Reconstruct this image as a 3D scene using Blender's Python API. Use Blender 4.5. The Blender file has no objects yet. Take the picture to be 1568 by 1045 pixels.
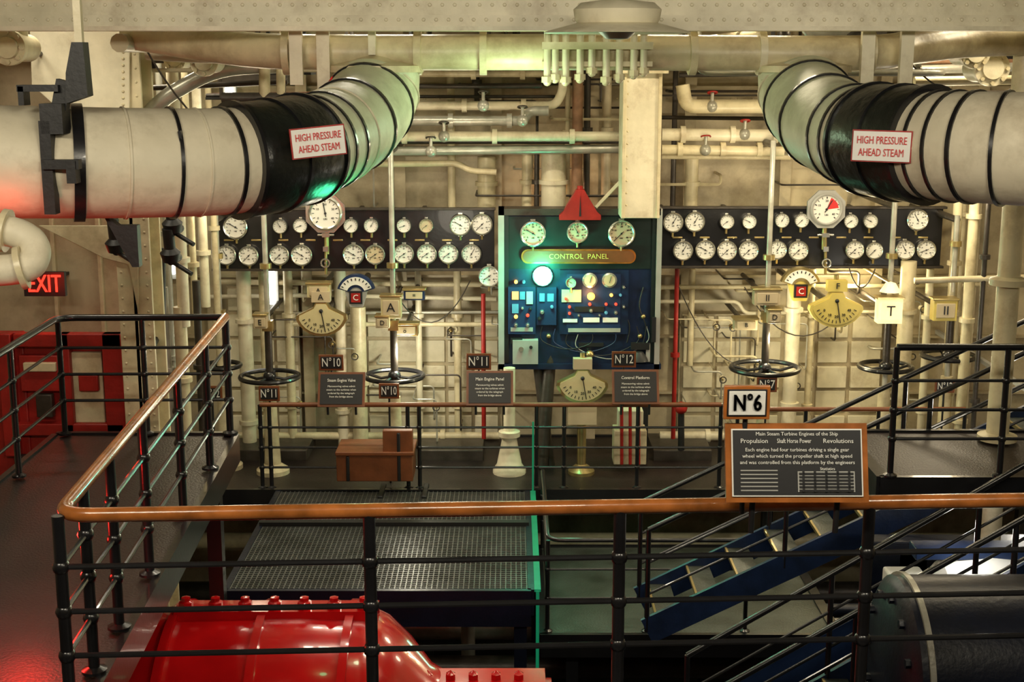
import bpy, math, random
from mathutils import Vector, Matrix
random.seed(7)
# ------------------------------------------------------------------ camera model
F=2100.0; ZC=3.1; PT=math.atan(432.5/F); CP,SP=math.cos(PT),math.sin(PT)
def _d(x,y):
    a=(x-784)/F; b=(522.5-y)/F
    return a, CP+b*SP, -SP+b*CP
def P(x,y,D):
    a,dy,dz=_d(x,y); t=D/dy
    return Vector((a*t,D,ZC+dz*t))
def PZ(x,y,z):
    a,dy,dz=_d(x,y); t=(z-ZC)/dz
    return Vector((a*t,dy*t,z))
def S(px,D): return px*D/(F*0.985)
# ------------------------------------------------------------------ materials
MATS={}
def mat(name,col,rough=.5,metal=0.,var=.25,scale=5,bump=.1,bscale=30,emit=None,es=0,coat=0,spec=.5,dirt=None,dscale=1.5,dlo=.5,dhi=.75):
    m=bpy.data.materials.new(name); m.use_nodes=True
    nt=m.node_tree; N=nt.nodes; L=nt.links
    bs=N['Principled BSDF']
    tc=N.new('ShaderNodeTexCoord')
    n1=N.new('ShaderNodeTexNoise'); n1.inputs['Scale'].default_value=scale; n1.inputs['Detail'].default_value=6
    L.new(tc.outputs['Object'],n1.inputs['Vector'])
    r=N.new('ShaderNodeValToRGB')
    r.color_ramp.elements[0].position=.3; r.color_ramp.elements[1].position=.7
    r.color_ramp.elements[0].color=(col[0]*(1-var),col[1]*(1-var),col[2]*(1-var*1.15),1)
    r.color_ramp.elements[1].color=(min(1,col[0]*(1+var*.4)),min(1,col[1]*(1+var*.4)),min(1,col[2]*(1+var*.4)),1)
    L.new(n1.outputs['Fac'],r.inputs['Fac'])
    out=r.outputs['Color']
    if dirt:
        n3=N.new('ShaderNodeTexNoise'); n3.inputs['Scale'].default_value=dscale; n3.inputs['Detail'].default_value=9; n3.inputs['Roughness'].default_value=.65
        L.new(tc.outputs['Object'],n3.inputs['Vector'])
        mr=N.new('ShaderNodeMapRange'); mr.inputs['From Min'].default_value=dlo; mr.inputs['From Max'].default_value=dhi; mr.inputs['To Max'].default_value=.85
        L.new(n3.outputs['Fac'],mr.inputs['Value'])
        mx=N.new('ShaderNodeMix'); mx.data_type='RGBA'
        L.new(mr.outputs['Result'],mx.inputs['Factor']); L.new(out,mx.inputs['A']); mx.inputs['B'].default_value=(*dirt,1)
        out=mx.outputs['Result']
    L.new(out,bs.inputs['Base Color'])
    bs.inputs['Roughness'].default_value=rough; bs.inputs['Metallic'].default_value=metal
    bs.inputs['Coat Weight'].default_value=coat; bs.inputs['Specular IOR Level'].default_value=spec
    if bump:
        n2=N.new('ShaderNodeTexNoise'); n2.inputs['Scale'].default_value=bscale; n2.inputs['Detail'].default_value=4
        L.new(tc.outputs['Object'],n2.inputs['Vector'])
        bp=N.new('ShaderNodeBump'); bp.inputs['Strength'].default_value=bump; bp.inputs['Distance'].default_value=.02
        L.new(n2.outputs['Fac'],bp.inputs['Height']); L.new(bp.outputs['Normal'],bs.inputs['Normal'])
    if emit:
        bs.inputs['Emission Color'].default_value=(*emit,1); bs.inputs['Emission Strength'].default_value=es
    MATS[name]=m; return m
mat('cream',(.70,.62,.41),.36,var=.16,bump=.18,bscale=12,dirt=(.28,.20,.10),dscale=3.0,dlo=.47,dhi=.76)
mat('cream_w',(.77,.71,.53),.38,var=.14,bump=.18,bscale=12,dirt=(.38,.29,.17),dscale=3.2,dlo=.51,dhi=.80)
mat('wall',(.58,.50,.34),.42,var=.22,scale=2,bump=.2,bscale=6,dirt=(.22,.16,.09),dscale=1.6,dlo=.44,dhi=.71)
mat('ceil_shaded',(.22,.18,.12),.5,var=.3,scale=2,bump=.2,bscale=6,dirt=(.08,.06,.04),dscale=1.3)  # ceiling tan darkened, overhead shade put into the colour
mat('lagging',(.70,.64,.49),.55,var=.16,scale=3,bump=.55,bscale=5,dirt=(.34,.28,.18),dscale=2.8,dlo=.49,dhi=.80)
mat('lagging_green_lit',(.66,.68,.50),.5,var=.18,scale=3,bump=.7,bscale=5,dirt=(.30,.29,.18),dscale=2.8,dlo=.47,dhi=.80)  # greener lagging copy: green light on the elbows put into the colour
mat('steelpipe',(.46,.45,.39),.3,.3,var=.3,scale=6,bump=.1)
mat('darkpipe',(.06,.05,.042),.4,.3,var=.4,scale=6,bump=.15)
mat('redbrown',(.30,.16,.09),.6,var=.35,scale=9,bump=.2)  # red-brown; on the service pipe it paints in an orange glow
mat('black',(.010,.010,.012),.28,var=.3,bump=.05,coat=.2)
mat('blackm',(.012,.012,.013),.5,var=.3,bump=.1)
mat('blacksheet',(.010,.012,.011),.3,var=.3,scale=3,bump=.5,bscale=8)
mat('wood',(.42,.135,.03),.25,var=.5,scale=7,bump=.05,coat=.5)
mat('brown',(.20,.062,.020),.45,var=.3,scale=5,bump=.1)
mat('deck',(.020,.013,.012),.40,var=.4,scale=3,bump=.22,bscale=60)
mat('pitfloor',(.012,.012,.014),.5,var=.5,scale=2,bump=.3,bscale=20)
mat('grate',(.15,.155,.15),.35,.4,var=.35,scale=3,bump=.1)
mat('landing',(.065,.075,.065),.4,.2,var=.5,scale=3,bump=.3,bscale=50)
mat('navy',(.004,.007,.020),.36,var=.35,scale=4,bump=.1)
mat('navyl',(.012,.030,.095),.4,var=.3,scale=4,bump=.08)
mat('stairblue',(.010,.024,.075),.38,var=.4,scale=5,bump=.1)
mat('panelblue',(.007,.018,.058),.38,var=.45,scale=6,bump=.06)
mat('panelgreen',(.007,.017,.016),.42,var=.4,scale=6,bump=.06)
mat('red',(.60,.006,.008),.18,var=.2,scale=3,bump=.06,bscale=8,coat=.6)
mat('redm',(.36,.014,.010),.45,var=.3,scale=5,bump=.15)
mat('white',(.82,.82,.78),.4,var=.06,bump=.02)
mat('face',(.80,.80,.74),.3,var=.05,bump=0,coat=.3)
mat('beige',(.55,.46,.30),.4,var=.1,bump=0)
mat('chrome',(.65,.64,.58),.25,.85,var=.1,bump=0)
mat('brass',(.55,.43,.19),.32,.8,var=.2,bump=.05)
mat('ink',(.01,.01,.012),.5,var=0,bump=0)
mat('redink',(.6,.02,.02),.5,var=0,bump=0)
mat('yellow',(.72,.58,.14),.4,var=.15,bump=.03)
mat('fanface',(.64,.57,.32),.35,var=.1,bump=.02)
mat('greylite',(.38,.38,.36),.45,var=.15,bump=.05)
mat('e_exit',(.6,.02,.01),.4,emit=(1,.03,.015),es=2.6,bump=0)
mat('e_green',(.1,.9,.6),.4,emit=(.12,1,.58),es=9,bump=0)
mat('e_amber',(.9,.5,.1),.4,emit=(1,.42,.07),es=2.6,bump=0)
mat('e_red',(.9,.05,.03),.4,emit=(1,.06,.03),es=1.2,bump=0)
mat('e_warm',(.9,.8,.5),.4,emit=(1,.80,.38),es=.8,bump=0)
mat('e_white',(.9,.9,.9),.4,emit=(1,.97,.88),es=5,bump=0)
mat('e_strip',(.005,.16,.07),.4,emit=(.02,.7,.32),es=.14,bump=0)
mat('glass_led',(.08,.2,.3),.1,emit=(.2,.7,.9),es=.22,bump=0)
# ------------------------------------------------------------------ builder
TEXTC={}
def textmesh(s):
    if s in TEXTC: return TEXTC[s]
    cu=bpy.data.curves.new('t','FONT'); cu.body=s; cu.size=1; cu.align_x='CENTER'; cu.align_y='CENTER'; cu.extrude=.01; cu.resolution_u=2
    ob=bpy.data.objects.new('t',cu); bpy.context.scene.collection.objects.link(ob)
    dg=bpy.context.evaluated_depsgraph_get(); dg.update()
    me=bpy.data.meshes.new_from_object(ob.evaluated_get(dg))
    r=([v.co.copy() for v in me.vertices],[list(p.vertices) for p in me.polygons])
    bpy.data.objects.remove(ob); bpy.data.curves.remove(cu); bpy.data.meshes.remove(me)
    TEXTC[s]=r; return r
class B:
    def __init__(s,name,bevel=0): s.n=name; s.v=[]; s.f=[]; s.mi=[]; s.ms=[]; s.bev=bevel
    def add(s,vs,fs,m):
        if m not in s.ms: s.ms.append(m)
        k=s.ms.index(m); o=len(s.v)
        s.v+= [Vector(v) for v in vs]; s.f+=[[i+o for i in f] for f in fs]; s.mi+=[k]*len(fs)
    def box(s,c,size,m,R=None):
        c=Vector(c); h=[q/2 for q in size]
        vs=[Vector((x*h[0],y*h[1],z*h[2])) for x in(-1,1) for y in(-1,1) for z in(-1,1)]
        if R is not None: vs=[R@v for v in vs]
        s.add([v+c for v in vs],[(0,1,3,2),(4,6,7,5),(0,4,5,1),(2,3,7,6),(0,2,6,4),(1,5,7,3)],m)
    def bar(s,p0,p1,w,h,m,up=(0,0,1)):
        p0=Vector(p0);p1=Vector(p1);d=p1-p0;l=d.length;d.normalize();u=Vector(up);sd=d.cross(u).normalized();u=sd.cross(d)
        R=Matrix((d,sd,u)).transposed()
        s.box((p0+p1)/2,(l,w,h),m,R)
    def prism(s,poly,d0,d1,m,plane='XZ'):
        n=len(poly)
        if plane=='XZ': a=[(x,d0,z) for x,z in poly]; b=[(x,d1,z) for x,z in poly]
        elif plane=='YZ': a=[(d0,x,z) for x,z in poly]; b=[(d1,x,z) for x,z in poly]
        else: a=[(x,z,d0) for x,z in poly]; b=[(x,z,d1) for x,z in poly]
        fs=[list(range(n)),list(range(2*n-1,n-1,-1))]+[[i,n+i,n+(i+1)%n,(i+1)%n] for i in range(n)]
        s.add(a+b,fs,m)
    def lathe(s,prof,o,ax,m,seg=24):
        o=Vector(o); a=Vector(ax).normalized(); t=Vector((0,0,1)) if abs(a.z)<.9 else Vector((1,0,0))
        u=a.cross(t).normalized(); w=a.cross(u); vs=[];rings=[]
        for r,h in prof:
            if r<1e-6: rings.append([len(vs)]); vs.append(o+a*h)
            else:
                rings.append(list(range(len(vs),len(vs)+seg)))
                for i in range(seg):
                    g=2*math.pi*i/seg; vs.append(o+a*h+u*(r*math.cos(g))+w*(r*math.sin(g)))
        fs=[]
        for A,C in zip(rings,rings[1:]):
            for i in range(seg):
                j=(i+1)%seg
                if len(A)==1 and len(C)==1: continue
                if len(A)==1: fs.append((A[0],C[j],C[i]))
                elif len(C)==1: fs.append((A[i],A[j],C[0]))
                else: fs.append((A[i],A[j],C[j],C[i]))
        s.add(vs,fs,m)
    def cyl(s,p0,p1,r,m,seg=12,r2=None):
        p0=Vector(p0);p1=Vector(p1);d=p1-p0
        s.lathe([(0,0),(r,0),(r if r2 is None else r2,d.length),(0,d.length)],p0,d,m,seg)
    def ball(s,c,r,m,seg=12,sz=1):
        s.lathe([(0,-r*sz)]+[(r*math.cos(g),r*sz*math.sin(g)) for g in [math.radians(q) for q in(-60,-30,0,30,60)]]+[(0,r*sz)],c,(0,0,1),m,seg)
    def rivet(s,c,n,r,m): s.lathe([(r,0),(r*.8,r*.5),(0,r*.75)],c,n,m,6)
    def torus(s,c,ax,R,r,m,seg=28,rs=8):
        s.lathe([(R+r*math.cos(2*math.pi*i/rs),r*math.sin(2*math.pi*i/rs)) for i in range(rs+1)],c,ax,m,seg)
    def tube(s,pts,r,m,seg=12,cap=True):
        pts=[Vector(p) for p in pts]; n=len(pts); rr=r if isinstance(r,(list,tuple)) else [r]*n
        T=[]
        for i in range(n):
            a=pts[max(0,i-1)]; c=pts[min(n-1,i+1)]; T.append((c-a).normalized())
        t=Vector((0,0,1)) if abs(T[0].z)<.9 else Vector((1,0,0)); u=T[0].cross(t).normalized()
        vs=[];fs=[]
        for i in range(n):
            u=(u-T[i]*u.dot(T[i])).normalized(); w=T[i].cross(u)
            for k in range(seg):
                g=2*math.pi*k/seg; vs.append(pts[i]+u*(rr[i]*math.cos(g))+w*(rr[i]*math.sin(g)))
        for i in range(n-1):
            for k in range(seg):
                j=(k+1)%seg; fs.append((i*seg+k,i*seg+j,(i+1)*seg+j,(i+1)*seg+k))
        if cap: fs.append(list(range(seg))[::-1]); fs.append([(n-1)*seg+k for k in range(seg)])
        s.add(vs,fs,m)
    def pipe(s,pts,r,m,bend=None,seg=10):
        s.tube(fillet(pts,bend or r*3),r,m,seg)
    def text(s,t,c,h,m,w=None,R=None):
        vs,fs=textmesh(t)
        if not vs: return
        wx=max(v.x for v in vs)-min(v.x for v in vs); k=h
        kx=min(k,w/wx) if w else k
        c=Vector(c); R=R or Matrix.Identity(3)
        s.add([c+R@Vector((v.x*kx,-v.z*.3,v.y*k)) for v in vs],fs,m)
    def done(s):
        me=bpy.data.meshes.new(s.n); 
        lo=Vector([min(v[i] for v in s.v) for i in range(3)]); hi=Vector([max(v[i] for v in s.v) for i in range(3)]); c=(lo+hi)/2
        me.from_pydata([v-c for v in s.v],[],s.f)
        for m in s.ms: me.materials.append(MATS[m])
        me.polygons.foreach_set('material_index',s.mi); me.polygons.foreach_set('use_smooth',[True]*len(s.f))
        me.update(); me.set_sharp_from_angle(angle=math.radians(38))
        ob=bpy.data.objects.new(s.n,me); ob.location=c; bpy.context.scene.collection.objects.link(ob)
        if s.bev:
            md=ob.modifiers.new('b','BEVEL'); md.width=s.bev; md.segments=2; md.limit_method='ANGLE'; md.angle_limit=math.radians(50)
        return ob
def fillet(pts,rad):
    pts=[Vector(p) for p in pts]; out=[pts[0]]
    for i in range(1,len(pts)-1):
        a,b,c=pts[i-1],pts[i],pts[i+1]; d0=(a-b);d1=(c-b); r=min(rad,d0.length*.45,d1.length*.45)
        p=b+d0.normalized()*r;q=b+d1.normalized()*r
        for k in range(6):
            t=k/5; out.append(p*(1-t)**2+b*2*t*(1-t)+q*t*t)
    out.append(pts[-1]); return out
def crom(pts,n=10):
    pts=[Vector(p) for p in pts]; out=[]
    for i in range(len(pts)-1):
        p0=pts[max(0,i-1)];p1=pts[i];p2=pts[i+1];p3=pts[min(len(pts)-1,i+2)]
        for k in range(n):
            t=k/n; out.append(.5*((2*p1)+(p2-p0)*t+(2*p0-5*p1+4*p2-p3)*t*t+(3*p1-p0-3*p2+p3)*t**3))
    out.append(pts[-1]); return out
def pbox(b,x0,y0,x1,y1,D,dep,m):
    A=P(x0,(y0+y1)/2,D);C=P(x1,(y0+y1)/2,D);zt=P(x0,y0,D).z;zb=P(x0,y1,D).z
    b.box(((A.x+C.x)/2,D+dep/2,(zt+zb)/2),(C.x-A.x,dep,zt-zb),m)
# ------------------------------------------------------------------ levels
ZP=0.0; ZO=-1.8; ZL=-4.4; ZT=4.05; YB=17.6; XL=-6.6; XR=7.2
def slab(name,x0,x1,y0,y1,z0,z1,m,bev=0):
    b=B(name,bev); b.box(((x0+x1)/2,(y0+y1)/2,(z0+z1)/2),(x1-x0,y1-y0,z1-z0),m); return b.done()
slab('floor',XL-.2,XR+.2,-2.2,YB+.2,ZL-.2,ZL,'pitfloor')
slab('ceiling',XL-.2,XR+.2,-2.2,YB+.2,ZT,ZT+.2,'ceil_shaded')
slab('wall_left',XL-.2,XL,-2.2,YB+.2,ZL,ZT,'wall')
slab('wall_right',XR,XR+.2,-2.2,YB+.2,ZL,ZT,'wall')
slab('wall_front',XL,XR,-2.2,-2,ZL,ZT,'wall')
b=B('wall_back')
b.box((.3,YB+.1,(ZL+ZT)/2),(XR-XL,.2,ZT-ZL),'wall')
x=XL+.3
while x<XR:
    b.box((x,YB-.09,1.1),(.035,.18,5.8),'wall'); b.box((x,YB-.18,1.1),(.14,.02,5.8),'wall'); x+=1.22
for z in(2.75,1.95,.35,-.45,-1.2):
    b.box((.3,YB-.05,z),(XR-XL,.1,.03),'wall')
for z in(2.6,.2,-.6):
    for i in range(150): b.rivet((XL+.1+i*.09,YB,z),(0,-1,0),.014,'wall')
b.done()
def plating(x0,x1,y0,y1,nx,ny,m='cream'):
    b=B('bulkhead_plating',.008)
    A=P(x0,y0,YB-.25);C=P(x1,y1,YB-.25)
    w=(C.x-A.x)/nx;h=(A.z-C.z)/ny
    b.box(((A.x+C.x)/2,YB-.1,(A.z+C.z)/2),(C.x-A.x,.2,A.z-C.z),'wall')
    for i in range(nx):
        for j in range(ny):
            d=random.uniform(.03,.07)
            b.box((A.x+w*(i+.5),YB-.2-d/2,C.z+h*(j+.5)),(w*.88,d,h*.86),m)
    b.done()
plating(1045,1345,482,672,6,5,'cream_w'); plating(345,462,440,672,3,6,'cream_w'); plating(560,765,480,672,5,5,'cream_w')
# ------------------------------------------------------------------ ceiling beams
def beam(Y,y_bot_z,top,x0=XL,x1=XR,m='cream_w'):
    b=B('ceiling_beam')
    b.box(((x0+x1)/2,Y+.02,(y_bot_z+top)/2),(x1-x0,.03,top-y_bot_z),m)
    b.box(((x0+x1)/2,Y,y_bot_z),(x1-x0,.26,.03),m)
    b.box(((x0+x1)/2,Y-.02,y_bot_z+.05),(x1-x0,.04,.08),m)
    b.box(((x0+x1)/2,Y-.03,y_bot_z+.25),(x1-x0,.06,.04),m)
    n=int((x1-x0)/.085)
    for i in range(n):
        xx=x0+.05+i*.085
        b.rivet((xx,Y-.04,y_bot_z+.06),(0,-1,0),.014,m)
        b.rivet((xx+.04,Y+.005,y_bot_z+.16),(0,-1,0),.014,m)
    i=x0+.6
    while i<x1:
        b.box((i,Y-.06,(y_bot_z+top)/2+.1),(.02,.12,top-y_bot_z-.2),m); i+=1.37
    b.done()
beam(9.6,3.30,ZT); beam(12.6,3.42,ZT,m='cream'); beam(15.3,3.5,ZT,m='cream')
b=B('ceiling_girder')
for X in(-4.2,-1.4,2.2,4.9):
    b.box((X,13,3.85),(.03,9,.4),'cream'); b.box((X,13,3.66),(.2,9,.03),'cream')
b.done()
c=P(945,48,8.6); R=S(108,8.6)
b=B('ceiling_lamp')
b.lathe([(0,.06),(R*.15,.06),(R*.55,.05),(R*.97,.0),(R,-.01),(R*.97,-.012),(R*.5,.0),(0,0)],c,(0,0,1),'cream_w',40)
b.lathe([(R*.52,.03),(R*.58,.07),(R*.6,.13),(R*.5,.17),(.06,.19),(.06,ZT-c.z)],c,(0,0,1),'cream_w',32)
b.lathe([(0,-.05),(.07,-.045),(.12,.0)],c,(0,0,1),'greylite',20)
b.done()
# ------------------------------------------------------------------ big lagged steam pipes
def steampipe(name,pts,r,bands,cover,gfrom):
    path=crom([P(*p) for p in pts],12); n=len(path)
    b=B(name)
    b.tube(path[:gfrom+1],r,'lagging',40); b.tube(path[gfrom:],r,'lagging_green_lit',40)
    def idx(t):
        i=int(t); f=t-i; return path[i].lerp(path[min(i+1,n-1)],f)
    for t,w,m,e in bands:
        p=idx(t); d=(idx(min(n-1,t+.6))-idx(max(0,t-.6))).normalized()
        b.lathe([(r*.98,-w),(r+e,-w),(r+e,w),(r*.98,w)],p,d,m,40)
    a,c=cover
    sub=[idx(a)]+path[int(a)+1:int(c)+1]+[idx(c)]
    b.tube(sub,[r+.012]+[r+.03]*(len(sub)-2)+[r+.012],'blacksheet',40)
    for t in(a+.3,(a+c)/2,c-.3):
        p=idx(t); d=(idx(min(n-1,t+.6))-idx(max(0,t-.6))).normalized()
        b.lathe([(r,-.012),(r+.042,-.012),(r+.042,.012),(r,.012)],p,d,'black',40)
    return b,path
L=[(-120,247,7.6),(60,249,7.7),(220,250,7.9),(350,247,8.15),(440,234,8.5),(505,212,9.0),(550,182,9.5),(571,150,9.85),(575,126,9.93),(575,104,9.93)]
b,path=steampipe('high_pressure_steam_pipe',L,.312,[(16.2,.03,'black',.02),(27.5,.01,'black',.012),(35,.012,'black',.012),(54.5,.01,'black',.012),(58,.01,'black',.012),(68,.012,'black',.014),(79,.01,'black',.012),(21.5,.006,'lagging',.008),(31,.005,'lagging',.006),(88,.008,'lagging',.01),(62,.005,'lagging',.008)],(37,51.5),54)
p=path[31]; b.box(p+Vector((0,-.315,.12)),(.018,.02,.16),'black',Matrix.Rotation(-.15,3,'Y')); b.box(p+Vector((0.02,-.318,.03)),(.03,.02,.03),'black')
p=path[16]
b.box(p+Vector((-.04,-.33,0)),(.06,.08,.5),'blackm'); b.box(p+Vector((.04,-.37,.02)),(.2,.06,.05),'blackm'); b.box(p+Vector((.1,-.37,-.02)),(.05,.08,.12),'blackm')
b.box(p+Vector((.0,-.3,.26)),(.12,.14,.16),'blackm'); b.bar(p+Vector((.02,-.28,.3)),p+Vector((.06,-.28,.46)),.08,.06,'blackm',up=(0,1,0))
b.box(p+Vector((-.07,-.3,.42)),(.22,.1,.035),'blackm'); b.box(p+Vector((-.16,-.3,.38)),(.03,.1,.1),'blackm')
b.prism([(p.x+.08,p.z+.34),(p.x+.2,p.z+.38),(p.x+.19,p.z+.66),(p.x+.13,p.z+.66),(p.x+.09,p.z+.5)],p.y-.36,p.y-.26,'blackm')
b.bar(p+Vector((.14,-.25,.6)),p+Vector((.14,-.25,ZT-p.z)),.04,.04,'cream',up=(0,1,0))
b.prism([(p.x+.12,p.z-.3),(p.x+.2,p.z-.36),(p.x+.31,p.z-.36),(p.x+.31,p.z-.6),(p.x+.27,p.z-.6)],p.y+.05,p.y+.12,'blackm')
b.done()
Rr=[(1720,234,7.4),(1600,230,7.6),(1500,226,7.8),(1415,222,8.1),(1340,214,8.5),(1285,198,9.0),(1250,174,9.5),(1232,147,9.85),(1229,126,9.93),(1229,104,9.93)]
b,path2=steampipe('high_pressure_steam_pipe',Rr,.312,[(19,.01,'black',.012),(25,.012,'black',.012),(29,.01,'black',.012),(32.5,.01,'black',.012),(51,.01,'black',.012),(54.5,.01,'black',.012),(66,.012,'black',.014),(78,.008,'black',.012),(88,.008,'lagging',.01)],(34.5,48.5),51)
b.done()
def steamsign(c,tilt,yaw,D,w,h):
    b=B('steam_warning_sign'); c=P(c[0],c[1],D)
    R=Matrix.Rotation(yaw,3,'Z')@Matrix.Rotation(tilt,3,'Y')
    b.box(c,(w+.02,.02,h+.02),'redm',R); b.box(c+R@Vector((0,-.008,0)),(w+.005,.02,h+.005),'white',R)
    b.text('HIGH PRESSURE',c+R@Vector((0,-.022,h*.2)),h*.38,'redink',w*.88,R); b.text('AHEAD STEAM',c+R@Vector((0,-.022,-h*.23)),h*.38,'redink',w*.8,R)
    for q in(-.35,.35): b.cyl(c+R@Vector((w*q,0,0)),c+R@Vector((w*q,.3,0)),.012,'blackm')
    b.done()
steamsign((487,217),math.radians(-5),math.radians(18),8.0,.30,.155); steamsign((1350,224),math.radians(1),math.radians(-18),7.84,.31,.16)
b=B('steam_header_pipe')
hp=[P(200,50,10.6),P(360,74,10.2),P(500,80,9.93),P(900,80,9.93),P(1300,82,9.93),P(1400,72,10.3),P(1500,62,10.8),P(1700,58,11)]
b.tube(crom(hp,6),.125,'cream',24)
for x in(440,640,740,1060,1165,1330): 
    c=P(x,80,9.93); b.lathe([(.12,-.025),(.16,-.025),(.16,.025),(.12,.025)],c,(1,0,0),'cream_w' if x%2 else 'cream',24)
for x in(575,1229):
    c=P(x,104,9.93); b.lathe([(.312,-.03),(.34,-.03),(.34,.015),(.2,.05),(.12,.10),(0,.10)],c,(0,0,1),'cream',36)
for x in(455,497,570,1325,1385):
    y1={455:130,497:150,570:84,1325:145,1385:132}[x]
    A=P(x,y1,9.78);b.box((A.x,9.78,(A.z+ZT)/2),(.09 if x!=570 else .05,.05,ZT-A.z),'cream_w')
b.done()
b=B('drain_pipe_cluster')
for x in(838,850,866,888,906,928,948,970,985):
    A=P(x,random.choice([108,112,118,122]),9.78)
    b.pipe([(A.x,9.78,A.z),(A.x,9.78,3.3),(A.x,9.78,3.55),(A.x,10.6,3.6)],.026,'cream_w'); b.lathe([(.02,-.02),(.04,-.02),(.04,.02),(.02,.02)],A,(0,0,1),'cream',8)
    b.ball(A+Vector((0,0,-.015)),.03,'cream',8)
A=P(830,70,9.75);C=P(1000,70,9.75); b.box(((A.x+C.x)/2,9.75,A.z),(C.x-A.x,.04,.05),'cream')
A=P(830,98,9.75);C=P(1000,98,9.75); b.box(((A.x+C.x)/2,9.8,A.z),(C.x-A.x,.03,.035),'cream')
b.done()
b=B('central_pillar',.01)
A=P(956,112,15.6);C=P(1012,320,15.6)
b.box(((A.x+C.x)/2,16.0,(ZT+1.3)/2),(C.x-A.x,.5,ZT-1.3),'cream_w')
b.box((A.x+.02,15.74,(ZT+1.3)/2),(.04,.03,ZT-1.3),'cream'); b.box((C.x-.02,15.74,(ZT+1.3)/2),(.04,.03,ZT-1.3),'cream')
b.box(((A.x+C.x)/2,15.9,A.z+.02),(C.x-A.x+.12,.5,.05),'cream')
b.bar(P(912,318,16.2),P(965,262,16.2),.03,.04,'cream_w')
for z in range(12): b.rivet((A.x+.06,15.75,1.45+z*.14),(0,-1,0),.013,'cream')
b.done()
# ------------------------------------------------------------------ back pipework
def PX(l,D): return [P(x,y,D) for x,y in l]
b=B('horizontal_steam_pipes')
for pts,r,m,D in [([(560,162),(850,162),(862,140),(862,80)],.055,'cream_w',16.6),([(540,185),(800,185),(812,170),(840,170)],.06,'steelpipe',16.5),
  ([(560,209),(955,209)],.06,'cream_w',16.4),([(540,232),(955,228)],.055,'steelpipe',16.5),([(520,252),(700,250),(720,262),(760,264)],.04,'cream',16.7),
  ([(1045,130),(1050,163),(1200,163)],.085,'cream',16.4),([(1013,206),(1230,208)],.075,'cream_w',16.4),([(1013,229),(1200,232)],.06,'cream',16.4),([(1013,240),(1210,241)],.03,'cream',16.6),
  ([(600,112),(850,112)],.05,'cream',16.8),([(600,132),(830,132)],.03,'darkpipe',16.8),([(1040,115),(1250,112)],.03,'darkpipe',16.8),([(600,148),(850,148)],.02,'darkpipe',16.9),([(560,218),(955,218)],.02,'darkpipe',16.8),([(1013,180),(1200,182)],.025,'darkpipe',16.8),
  ([(220,135),(440,125)],.03,'darkpipe',14),([(215,72),(330,66),(460,78)],.025,'darkpipe',12),
  ([(330,432),(760,436)],.035,'cream',17.1),([(320,455),(500,452),(760,458)],.03,'cream_w',17.15),([(440,497),(760,497)],.03,'cream',17.0),([(440,480),(770,478)],.02,'steelpipe',17.0),
  ([(1010,440),(1400,438),(1500,436)],.03,'cream',17.0),([(1010,462),(1130,462),(1140,480),(1350,478)],.025,'cream_w',17.1),
  ([(330,668),(765,668)],.05,'cream',17),([(1010,668),(1500,668)],.06,'cream_w',17),
  ([(1400,430),(1568,425),(1700,425)],.035,'cream',15),([(1400,125),(1700,120)],.05,'cream',14),([(1400,145),(1700,142)],.035,'darkpipe',14.2),([(1380,108),(1700,98)],.05,'steelpipe',15),([(1500,175),(1650,250),(1650,330)],.04,'darkpipe',13)]:
    b.pipe(PX(pts,D),r,m)
    if r>=.045:
        for q in(.15,.5,.8):
            c=P(pts[0][0]+(pts[-1][0]-pts[0][0])*q,pts[0][1],D)
            if abs(pts[0][1]-pts[1][1])<4 and c.x<P(*pts[1],D).x: b.lathe([(r*.9,-.03),(r+.03,-.03),(r+.03,.03),(r*.9,.03)],c,(1,0,0),m,10)
for x,y in[(680,209),(800,185),(660,232),(1090,163),(1140,206),(1080,230),(740,162)]:
    c=P(x,y,16.35); b.cyl(c,c+Vector((0,-.02,.16)),.02,'steelpipe'); b.torus(c+Vector((0,-.02,.16)),(0,.3,1),.055,.01,'redm' if x>1000 else 'darkpipe',12,6); b.ball(c,.07,'steelpipe')
b.done()
b=B('vertical_service_pipes')
def vp(x,y0,y1,D,rpx,m,fl=True):
    A=P(x,y0,D);C=P(x,y1,D);r=S(rpx,D); b.cyl((A.x,D,A.z),(A.x,D,C.z),r,m,14)
    if fl:
        n=max(1,int((A.z-C.z)/1.1))
        for i in range(n):
            z=C.z+(i+.5)*(A.z-C.z)/n; b.lathe([(r*.9,-.025),(r+.03,-.025),(r+.03,.025),(r*.9,.025)],(A.x,D,z),(0,0,1),m,14)
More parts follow.
